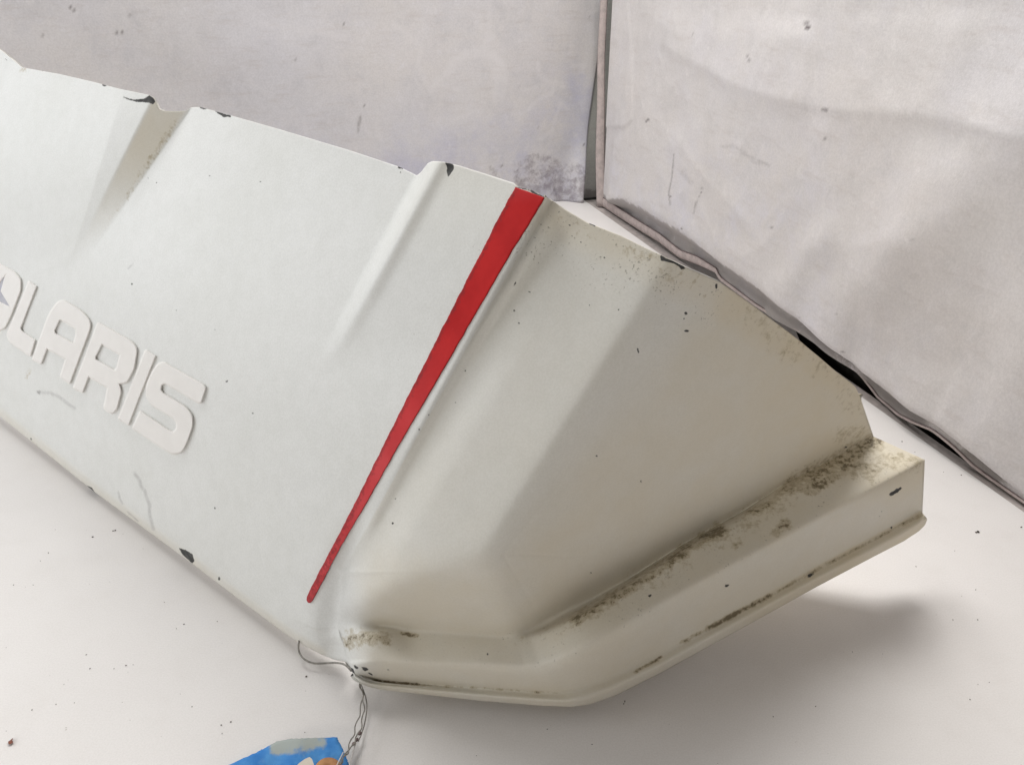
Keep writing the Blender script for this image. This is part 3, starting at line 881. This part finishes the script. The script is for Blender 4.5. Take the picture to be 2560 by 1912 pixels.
yel = 0.80 * sstep(1480, 2080, X + (Y - 900) * 0.10) * sstep(1500, 1150, Y)
yel = np.maximum(yel, 0.55 * (1 - sstep(15, 150, seg_dist(X, Y, [(1376, 510), (1560, 600), (1800, 720)]))))
yel = np.maximum(yel, 0.9 * (1 - sstep(10, 190, seg_dist(X, Y, [(1860, 760), (2000, 860), (2130, 970)]))))
rows_led = np.zeros(X.shape); rows_led[r3 - 2:r3 + n34 + 4, NM - 1:] = sstep(0, 0.09, wq)[None, :]
yel = np.maximum(yel, rows_led * (0.45 + 0.25 * sstep(1300, 2100, X)))
rows_bead = np.zeros(X.shape); rows_bead[r3 + n34 + n44 + n45 - 1:, NM - 1:] = sstep(0, 0.09, wq)[None, :]
yel = np.maximum(yel, rows_bead * (0.42 + 0.45 * sstep(1500, 2200, X)))
xcg = 372 - 0.50 * (Y - 262)
yel = np.maximum(yel, 0.5 * sstep(-4, 12, X - xcg) * sstep(10, -14, X - xqg) * (1 - sstep(330, 640, Y)))  # groove wall: brown dirt with its shade mixed into the tint
yel = np.maximum(yel, 0.16 * sstep(1040, 1120, X + 0.5 * (Y - 420)) * (1 - sstep(380, 700, Y)))
yel = np.maximum(yel, 0.30 * (1 - sstep(4, 26, seg_dist(X, Y, B_side[1:-2]))))
bend = ((X - 1800) * 676 + (Y - 716) * 558) / 876.6
front = np.maximum(sstep(-60, 90, bend), sstep(1320, 1500, Y))
yel = np.maximum(yel, (0.22 + 0.34 * front) * (np.arange(NCL)[None, :] >= NM - 1) * sstep(856, 960, X))
set_attr(shell, "yellow", np.clip(yel, 0, 0.95))

sp = 0.30 + 0.0 * X
sp = np.maximum(sp, 0.95 * (1 - sstep(30, 190, seg_dist(X, Y, [(1340, 620), (1420, 610), (1540, 650), (1750, 740)]))))
sp = np.maximum(sp, 0.72 * (1 - sstep(8, 60, seg_dist(X, Y, [(1240, 560), (1090, 800), (1010, 900)]))))
sp = np.maximum(sp, 0.65 * (1 - sstep(5, 45, seg_dist(X, Y, [(1000, 540), (930, 640)]))))
sp = np.maximum(sp, 0.75 * (1 - sstep(6, 40, seg_dist(X, Y, [(450, 320), (330, 490)]))))
sp = np.maximum(sp, rows_led * 0.8)
sp = np.maximum(sp, 0.7 * (1 - sstep(4, 50, seg_dist(X, Y, B_side[1:]))))
set_attr(shell, "speck", sp)

ln = np.zeros(X.shape)
def scratch(pts, w, amp):
    global ln
    ln = np.maximum(ln, amp * (1 - sstep(w * 0.3, w, seg_dist(X, Y, pts))))
scratch([(337, 1184), (349, 1200), (353, 1216), (362, 1226), (366, 1242), (374, 1262), (374, 1285), (384, 1322)], 6.0, 0.36)
scratch([(296, 1231), (300, 1247), (306, 1258)], 4, 0.35)
scratch([(320, 1280), (345, 1302)], 3, 0.4)
scratch([(97, 981), (125, 982), (150, 993), (172, 1012), (187, 1020)], 5.5, 0.34)
scratch([(95, 980), (99, 981)], 5, 0.9)
scratch([(320, 672), (332, 660)], 2.5, 0.35)
set_attr(shell, "line", ln)

# ------------------------------------------------------------------ parts on the shell
def on_side(px, py, lift=0.0):
    t = solve_side(np.asarray(px, float), np.asarray(py, float), lift)
    return CAM + rays(px, py) * t[..., None]

# red stripe
s_left = [(468, 1288), (564, 1236), (654, 1191), (738, 1147), (904, 1064), (1002, 1014), (1157, 937), (1280, 876), (1400, 813), (1470, 777), (1492, 767), (1500, 766), (1506, 770)]
s_right = [(494, 1361), (560, 1322), (624, 1281), (711, 1231), (810, 1173), (1002, 1062), (1095, 1006), (1278, 903), (1367, 851), (1430, 818), (1497, 782), (1503, 779), (1507, 774)]
ns, nw = 420, 22
q = np.linspace(0, 1, ns)
ly = 468 + q * (1506 - 468); ryy = 494 + q * (1507 - 494)
jit = np.array([noise.noise(Vector((k * 0.11, 0.3, 0))) * 1.6 + noise.noise(Vector((k * 0.43, 7.3, 0))) * 0.8 for k in range(ns)])
jit2 = np.array([noise.noise(Vector((k * 0.13, 4.3, 0))) * 1.3 for k in range(ns)])
endk = sstep(1.0, 0.97, q)
lx = pl(s_left, 1, ly) + jit * endk; rxx = pl(s_right, 1, ryy) + jit2 * endk
wv = np.linspace(0, 1, nw)[None, :]
SX = lx[:, None] * (1 - wv) + rxx[:, None] * wv; SY = ly[:, None] * (1 - wv) + ryy[:, None] * wv
SP = on_side(SX, SY, 0.0009)
stripe = mesh_obj("stripe", SP.reshape(-1, 3), grid_faces(ns, nw), M_RED, panel)
sol = stripe.modifiers.new("thickness", 'SOLIDIFY'); sol.thickness = 0.0007; sol.offset = -1
set_attr(stripe, "fade", 0.05 + 0.9 * sstep(780, 1330, SY) + 0.25 * sstep(520, 470, SY))
ew = np.minimum(SX - lx[:, None], rxx[:, None] - SX)
set_attr(stripe, "edge", np.maximum(1 - sstep(0, 3.0, ew), 1 - sstep(0, 9, SY - ly[:, None] - wv * 26 * 0)))

# raised letters
def lp(pts): return [(x / 2.95, 620 + y / 2.95) for x, y, *_ in pts]
def rounded(pts, rad):
    """round polygon corners; pts (x, y[, r])"""
    out = []
    n = len(pts)
    for i in range(n):
        p = np.array(pts[i][:2], float); a = np.array(pts[i - 1][:2], float); b = np.array(pts[(i + 1) % n][:2], float)
        r = pts[i][2] if len(pts[i]) > 2 else rad
        va, vb = a - p, b - p
        la, lb = np.linalg.norm(va), np.linalg.norm(vb)
        r = min(r, la * 0.48, lb * 0.48)
        s, e = p + va / la * r, p + vb / lb * r
        for k in range(6):
            t = k / 5
            out.append(tuple(s * (1 - t) ** 2 + p * 2 * t * (1 - t) + e * t * t))
    return out
def offset_poly(pts, d):
    P = np.array(pts, float); n = len(P)
    area_ = 0.5 * np.sum(P[:, 0] * np.roll(P[:, 1], -1) - np.roll(P[:, 0], -1) * P[:, 1])
    e = np.roll(P, -1, 0) - P
    ln_ = np.hypot(e[:, 0], e[:, 1])[:, None] + 1e-9
    e = e / ln_
    nrm = np.stack([e[:, 1], -e[:, 0]], -1) * (1 if area_ > 0 else -1)
    nv = nrm + np.roll(nrm, 1, 0)
    nv /= np.maximum(np.linalg.norm(nv, axis=1)[:, None], 0.4)
    return [tuple(p) for p in P + nv * d]
LETTERS = [
    ("O", [(-20, 118, 20), (110, 186, 30), (150, 235, 40), (148, 310, 20), (78, 495, 30), (30, 590, 40), (-22, 606, 30), (-150, 536, 40), (-190, 470, 40), (-178, 410, 20), (-112, 205, 40), (-72, 130, 30)], None),
    ("L", [(217, 253, 4), (263, 287, 4), (147, 590, 10), (158, 618, 14), (253, 684, 6), (221, 790, 4), (78, 690, 26), (56, 640, 30)], None),
    ("A", [(246, 817, 5), (370, 480, 60), (448, 378, 50), (608, 472, 60), (672, 560, 60), (640, 650, 30), (512, 992, 5), (452, 950, 14), (492, 815, 5), (345, 733, 5), (302, 846, 5)],
     [(397, 608, 16), (440, 515, 26), (565, 590, 26), (568, 640, 16), (546, 714, 8), (404, 634, 10)]),
    ("R", [(548, 1028, 4), (725, 558, 5), (968, 693, 30), (1008, 745, 50), (985, 890, 30), (930, 990, 34), (872, 995, 3), (890, 1060, 18), (858, 1180, 10), (826, 1218, 22), (772, 1180, 16), (800, 1026, 6), (652, 940, 5), (606, 1057, 4)],
     [(751, 700, 5), (893, 785, 14), (866, 890, 10), (845, 910, 10), (703, 826, 8), (700, 800, 5)]),
    ("I", [(1076, 760, 4), (1140, 800, 4), (946, 1296, 4), (880, 1254, 4)], None),
    ("S", [(1240, 868, 8), (1500, 1015, 10), (1512, 1035, 8), (1480, 1132, 6), (1465, 1136, 5), (1225, 992, 14), (1190, 1000, 18), (1180, 1045, 18), (1200, 1075, 14), (1370, 1178, 30), (1416, 1240, 36), (1416, 1310, 24), (1375, 1430, 30), (1335, 1505, 34), (1268, 1512, 22),
           (984, 1326, 5), (1036, 1210, 5), (1240, 1347, 14), (1278, 1365, 16), (1308, 1335, 16), (1310, 1290, 18), (1285, 1250, 14), (1118, 1148, 26), (1085, 1085, 24), (1086, 1010, 22), (1132, 905, 34), (1168, 860, 28), (1205, 846, 16)], None),
]
STAR = [(52, 176, 2), (12, 318, 2), (90, 447, 3), (-22, 395, 2), (-95, 470, 3), (-70, 350, 2), (-150, 290, 3), (-38, 292, 2)]
LIFT = 0.0021
def build_letter(outer, hole):
    o = rounded(lp([p for p in outer]), 2.0) if False else [(x / 2.95, 620 + y / 2.95) for x, y in rounded(outer, 6)]
    loops = [o]
    if hole: loops.append([(x / 2.95, 620 + y / 2.95) for x, y in rounded(hole, 6)])
    V, F = [], []
    tops = []
    for li, L in enumerate(loops):
        sg = 1 if li == 0 else -1
        # rings from the foot on the panel to the face
        rings = [(offset_poly(L, sg * 4.6), -0.0006), (offset_poly(L, sg * 3.4), 0.0008), (offset_poly(L, sg * 1.4), LIFT * 0.80), (L, LIFT), (offset_poly(L, -sg * 1.0), LIFT)]
        base_i = len(V); n = len(L)
        for pts, lift in rings:
            a = np.array(pts)
            V.extend(on_side(a[:, 0], a[:, 1], lift))
        for r in range(len(rings) - 1):
            for j in range(n):
                f = (base_i + r * n + j, base_i + r * n + (j + 1) % n, base_i + (r + 1) * n + (j + 1) % n, base_i + (r + 1) * n + j)
                F.append(f)
        tops.append((base_i + (len(rings) - 1) * n, offset_poly(L, -sg * 1.0)))
    polys = [[Vector((x, y, 0)) for x, y in t[1]] for t in tops]
    idx = []
    for t in tops: idx.extend(range(t[0], t[0] + len(t[1])))
    for tri in tessellate_polygon(polys):
        F.append(tuple(idx[i] for i in tri))
    o = mesh_obj("letter", V, F, M_LETTER, panel, smooth=False)
    bm = bmesh.new(); bm.from_mesh(o.data); bmesh.ops.recalc_face_normals(bm, faces=bm.faces); bm.to_mesh(o.data); bm.free()
    return o
for nm, outer, hole in LETTERS:
    if nm == "O": hole = STAR
    lo = build_letter(outer, hole)
    if nm == "O":
        st = [(x / 2.95, 620 + y / 2.95) for x, y, r in STAR]
        st = offset_poly(st, 3.0)
        a = np.array(st)
        Vs = list(on_side(a[:, 0], a[:, 1], 0.0012)) + list(on_side(a[:, 0], a[:, 1], -0.001))
        n = len(a)
        Fs = [tuple(range(n))] + [(j, n + j, n + (j + 1) % n, (j + 1) % n) for j in range(n)]
        so = mesh_obj("star", Vs, Fs, M_STAR, lo, smooth=False)
        bm = bmesh.new(); bm.from_mesh(so.data); bmesh.ops.triangulate(bm, faces=bm.faces); bmesh.ops.recalc_face_normals(bm, faces=bm.faces); bm.to_mesh(so.data); bm.free()

# ------------------------------------------------------------------ tag and its wire
def tag_material():
    m, nt, b = new_mat("blue_tag", 0.65, 0.2)
    k = NT(nt)
    n1 = k.noise(70, 6, 0.6); n2 = k.noise(60, 6, 0.65)
    c = k.mix(k.ramp(n1, 0.3, 0.7), (0.035, 0.20, 0.56), (0.10, 0.34, 0.72))
    f = k.math('ADD', k.attr("worn"), k.math('MULTIPLY', k.math('SUBTRACT', n2, 0.5), 2.2))
    c = k.mix(k.ramp(f, 0.3, 0.8), c, (0.40, 0.44, 0.42))
    k.link(c, b.inputs["Base Color"])
    k.link(k.bump(k.noise(160, 5), 0.4, 0.001), b.inputs["Normal"])
    return m
M_TAG = tag_material()
M_MANILA = simple_noise_mat("manila_ring", (0.50, 0.27, 0.13), (0.40, 0.20, 0.10), 160, 0.8, 0.15)
M_CREAM = simple_noise_mat("cream_paper", (0.72, 0.66, 0.57), (0.66, 0.60, 0.52), 90, 0.8, 0.15)
M_WIRE = simple_noise_mat("dull_wire", (0.20, 0.19, 0.17), (0.33, 0.31, 0.28), 300, 0.45, 0.5)
M_THREAD = simple_noise_mat("pale_thread", (0.72, 0.70, 0.68), (0.6, 0.58, 0.56), 300, 0.7, 0.3)
hang = empty("hang_tag", tuple(on_z(760, 1930, 0)), "crumpled blue paper tag with a brown reinforced hole lying on the table", "tag")
tag_px = [(560, 1917), (640, 1880), (668, 1866), (690, 1853), (728, 1845), (770, 1844), (842, 1841), (850, 1858), (858, 1872), (866, 1892), (873, 1912), (884, 1950), (880, 2010), (600, 2040), (470, 1985)]
bb_x = np.linspace(460, 890, 90); bb_y = np.linspace(1835, 2045, 60)
GX, GY = np.meshgrid(bb_x, bb_y)
sd = poly_sd(GX, GY, tag_px)
# pull the outside vertices onto the outline by clipping cells later; heights give the crumple
gz = 0.0035 + 0.004 * sstep(1960, 1850, GY) * sstep(600, 760, GX) + 0.002 * vnoise(GX / 1000.0, GY / 1000.0, 14, 1.1)
# build as a fan of rings from the centroid so that the outline is clean
dense = []
for i in range(len(tag_px)):
    a = np.array(tag_px[i], float); b_ = np.array(tag_px[(i + 1) % len(tag_px)], float)
    for k_ in range(8):
        p = a + (b_ - a) * k_ / 8
        dense.append(p + np.array([random.uniform(-1, 1), random.uniform(-1, 1)]) * 1.0)
dense = np.array(dense); cen_t = np.array([720.0, 1935.0])
rings = 16; Vt = []; PT = []
for r in range(1, rings + 1):
    for p in dense:
        w = cen_t + (p - cen_t) * r / rings
        z = 0.003 + 0.004 * float(sstep(1960, 1850, w[1])) * float(sstep(600, 760, w[0])) + 0.0016 * noise.noise(Vector((w[0] / 60, w[1] / 60, 0)))
        PT.append(w); Vt.append(on_z(w[0], w[1], max(z, 0.0012)))
nd = len(dense)
Ft = [(r * nd + j, r * nd + (j + 1) % nd, (r + 1) * nd + (j + 1) % nd, (r + 1) * nd + j) for r in range(rings - 1) for j in range(nd)]
Vt.append(on_z(720, 1935, 0.004)); PT.append(cen_t)
Ft += [(len(Vt) - 1, j, (j + 1) % nd)[::-1] for j in range(nd)]
card = mesh_obj("card", Vt, Ft, M_TAG, hang)
bm = bmesh.new(); bm.from_mesh(card.data); bmesh.ops.recalc_face_normals(bm, faces=bm.faces)
if sum(f.normal.z for f in bm.faces) < 0: bmesh.ops.reverse_faces(bm, faces=bm.faces)
bm.to_mesh(card.data); bm.free()
PT = np.array(PT)
worn = 0.66 * (1 - sstep(2, 46, seg_dist(PT[:, 0], PT[:, 1], [(700, 1862), (760, 1862), (800, 1856)])))
set_attr(card, "worn", np.maximum(worn, 0.1))
sol = card.modifiers.new("thickness", 'SOLIDIFY'); sol.thickness = 0.0006; sol.offset = -1
def flat_piece(name, pts, z, mat, parent, thick=0.0006):
    a = np.array(pts, float)
    Vp = list(on_z(a[:, 0], a[:, 1], z + thick)) + list(on_z(a[:, 0], a[:, 1], z))
    n = len(a)
    F = [tuple(range(n))] + [tuple(range(n, 2 * n))[::-1]] + [(j, n + j, n + (j + 1) % n, (j + 1) % n) for j in range(n)]
    o = mesh_obj(name, Vp, F, mat, parent, smooth=False)
    bm = bmesh.new(); bm.from_mesh(o.data); bmesh.ops.recalc_face_normals(bm, faces=bm.faces); bm.to_mesh(o.data); bm.free()
    return o
flat_piece("torn_corner", [(733, 1922), (748, 1906), (762, 1896), (774, 1891), (780, 1896), (784, 1908), (788, 1926), (760, 1935)], 0.0075, M_CREAM, hang)
# reinforced ring: annulus
an = 40; Vr = []
rc = (822, 1934)
for rad_x, rad_y, z in ((39, 42, 0.0062), (38, 41, 0.0080), (13, 14, 0.0080), (13, 14, 0.0062)):
    for j in range(an):
        a = 2 * math.pi * j / an
        Vr.append(on_z(rc[0] + rad_x * math.cos(a), rc[1] + rad_y * math.sin(a), z))
Fr = [(r * an + j, r * an + (j + 1) % an, (r + 1) * an + (j + 1) % an, (r + 1) * an + j) for r in range(3) for j in range(an)]
ro = mesh_obj("eyelet", Vr, Fr, M_MANILA, hang)
bm = bmesh.new(); bm.from_mesh(ro.data); bmesh.ops.recalc_face_normals(bm, faces=bm.faces); bm.to_mesh(ro.data); bm.free()

wire = empty("tie_wire", tuple(on_z(905, 1730, 0)), "thin dull wire tied through the panel's lower corner and leading to the blue tag", "wire")
def wpts(pts): return [on_z(x, y, z) for x, y, z in pts]
tube("strand", resample(wpts([(748, 1600, .012), (746, 1618, .010), (750, 1634, .008), (762, 1648, .007), (784, 1657, .006), (812, 1657, .007), (840, 1656, .010), (862, 1661, .016), (878, 1676, .020)]), 60), 0.00065, M_WIRE, wire)
def twisted(path, amp, ph, turns, n=120):
    P_ = resample(wpts(path), n)
    out = []
    for i, p in enumerate(P_):
        a = ph + turns * 2 * math.pi * i / n
        out.append(p + np.array([math.cos(a) * amp, 0, abs(math.sin(a)) * amp]))
    return out
tube("strand", twisted([(862, 1655, .020), (878, 1672, .022), (892, 1690, .020), (901, 1715, .014), (908, 1740, .010), (909, 1775, .008), (903, 1815, .008), (890, 1846, .008), (876, 1872, .009), (862, 1890, .011), (845, 1914, .012), (830, 1935, .009)], 0.0006, 0, 9), 0.00045, M_WIRE, wire)
tube("strand", twisted([(868, 1660, .020), (882, 1680, .021), (895, 1700, .016), (905, 1725, .012), (904, 1760, .008), (894, 1800, .006), (884, 1835, .006), (872, 1866, .008), (860, 1892, .011), (850, 1912, .012)], 0.0006, 2.2, 7), 0.00042, M_WIRE, wire)
tube("strand", resample(wpts([(896, 1695, .014), (912, 1735, .010), (917, 1765, .006), (913, 1800, .004), (905, 1830, .004), (896, 1852, .006)]), 60), 0.0004, M_WIRE, wire)
tube("strand", resample(wpts([(889, 1856, .007), (882, 1880, .008), (874, 1912, .009), (866, 1945, .009)]), 40), 0.0004, M_THREAD, wire)
tube("strand", resample(wpts([(858, 1880, .012), (846, 1904, .013), (838, 1920, .012), (826, 1936, .009)]), 40), 0.0004, M_THREAD, wire)
for x, y in ((900, 1832), (892, 1848), (884, 1858)):
    c = on_z(x, y, 0.008)
    tube("knot", [c + np.array([0.0005, 0.0010, 0.0]), c, c + np.array([-0.0005, -0.0012, 0.0])], [0.0006, 0.0011, 0.0006], M_SEAM, wire, 7)

# ------------------------------------------------------------------ crumbs on the table
M_CRUMB = simple_noise_mat("dark_crumbs", (0.05, 0.045, 0.04), (0.15, 0.12, 0.10), 400, 0.9, 0.1)
M_FLAKE = simple_noise_mat("brown_flake", (0.13, 0.04, 0.03), (0.24, 0.10, 0.07), 300, 0.8, 0.15)
bmc = bmesh.new()
def crumb(px, py, r):
    c = on_z(px, py, 0.0)
    s = 0.75 * r * np.linalg.norm(c - CAM) / FPX
    m = bmesh.ops.create_icosphere(bmc, subdivisions=1, radius=s)
    a = random.uniform(0, 6.3); sx, sy = random.uniform(0.6, 1.5), random.uniform(0.5, 1.0)
    for v in m['verts']:
        x, y, z = v.co.x * sx * random.uniform(0.8, 1.2), v.co.y * sy * random.uniform(0.8, 1.2), v.co.z * 0.5
        v.co = Vector((c[0] + x * math.cos(a) - y * math.sin(a), c[1] + x * math.sin(a) + y * math.cos(a), z + s * 0.4))
for x, y, r in [(553, 1812, 3), (577, 1804, 3), (315, 1663, 3), (225, 1671, 3), (460, 1560, 2.2), (411, 1505, 2), (288, 1326, 4), (283, 1327, 3), (232, 1342, 2.5), (101, 1402, 2), (34, 1462, 2), (83, 1462, 2), (216, 1636, 2), (80, 1774, 2.2), (140, 1760, 2), (480, 1766, 2),
                (762, 1830, 2.2), (766, 1691, 4), (543, 1553, 2.5), (121, 1382, 2), (441, 1571, 2), (2445, 1330, 5), (2440, 1331, 3.5), (2553, 1318, 3), (2439, 1474, 2.2), (2382, 1549, 2), (2444, 1549, 2), (2290, 1416, 2), (2131, 1629, 2), (1933, 1791, 2.5), (2039, 1765, 2.2),
                (1559, 1759, 3), (1562, 1753, 3), (1480, 1860, 2), (1368, 1822, 2), (2473, 1705, 2.2), (2425, 1748, 2.4), (2403, 1188, 3), (2255, 1104, 2.2), (1191, 1888, 2), (555, 1833, 1.8), (285, 1671, 1.6), (333, 1661, 1.6), (186, 1756, 1.6), (160, 1710, 1.6)]:
    crumb(x, y, r)
for _ in range(90):
    crumb(random.uniform(-100, 2700), random.uniform(1000, 2000), random.uniform(0.7, 1.3))
me = bpy.data.meshes.new("crumbs"); bmc.to_mesh(me); bmc.free()
me.materials.append(M_CRUMB)
cr = bpy.data.objects.new("crumbs", me); COL.objects.link(cr); tag(cr, kind='stuff', label="tiny dark crumbs scattered over the white table")
fl = [(20, 1853), (27, 1848), (33, 1843), (30, 1851), (34, 1853), (28, 1858), (22, 1860)]
fo = flat_piece("paint_flake", fl, 0.0006, M_FLAKE, None, 0.0008)
tag(fo, "small reddish brown flake lying alone on the table at the lower left", "flake")
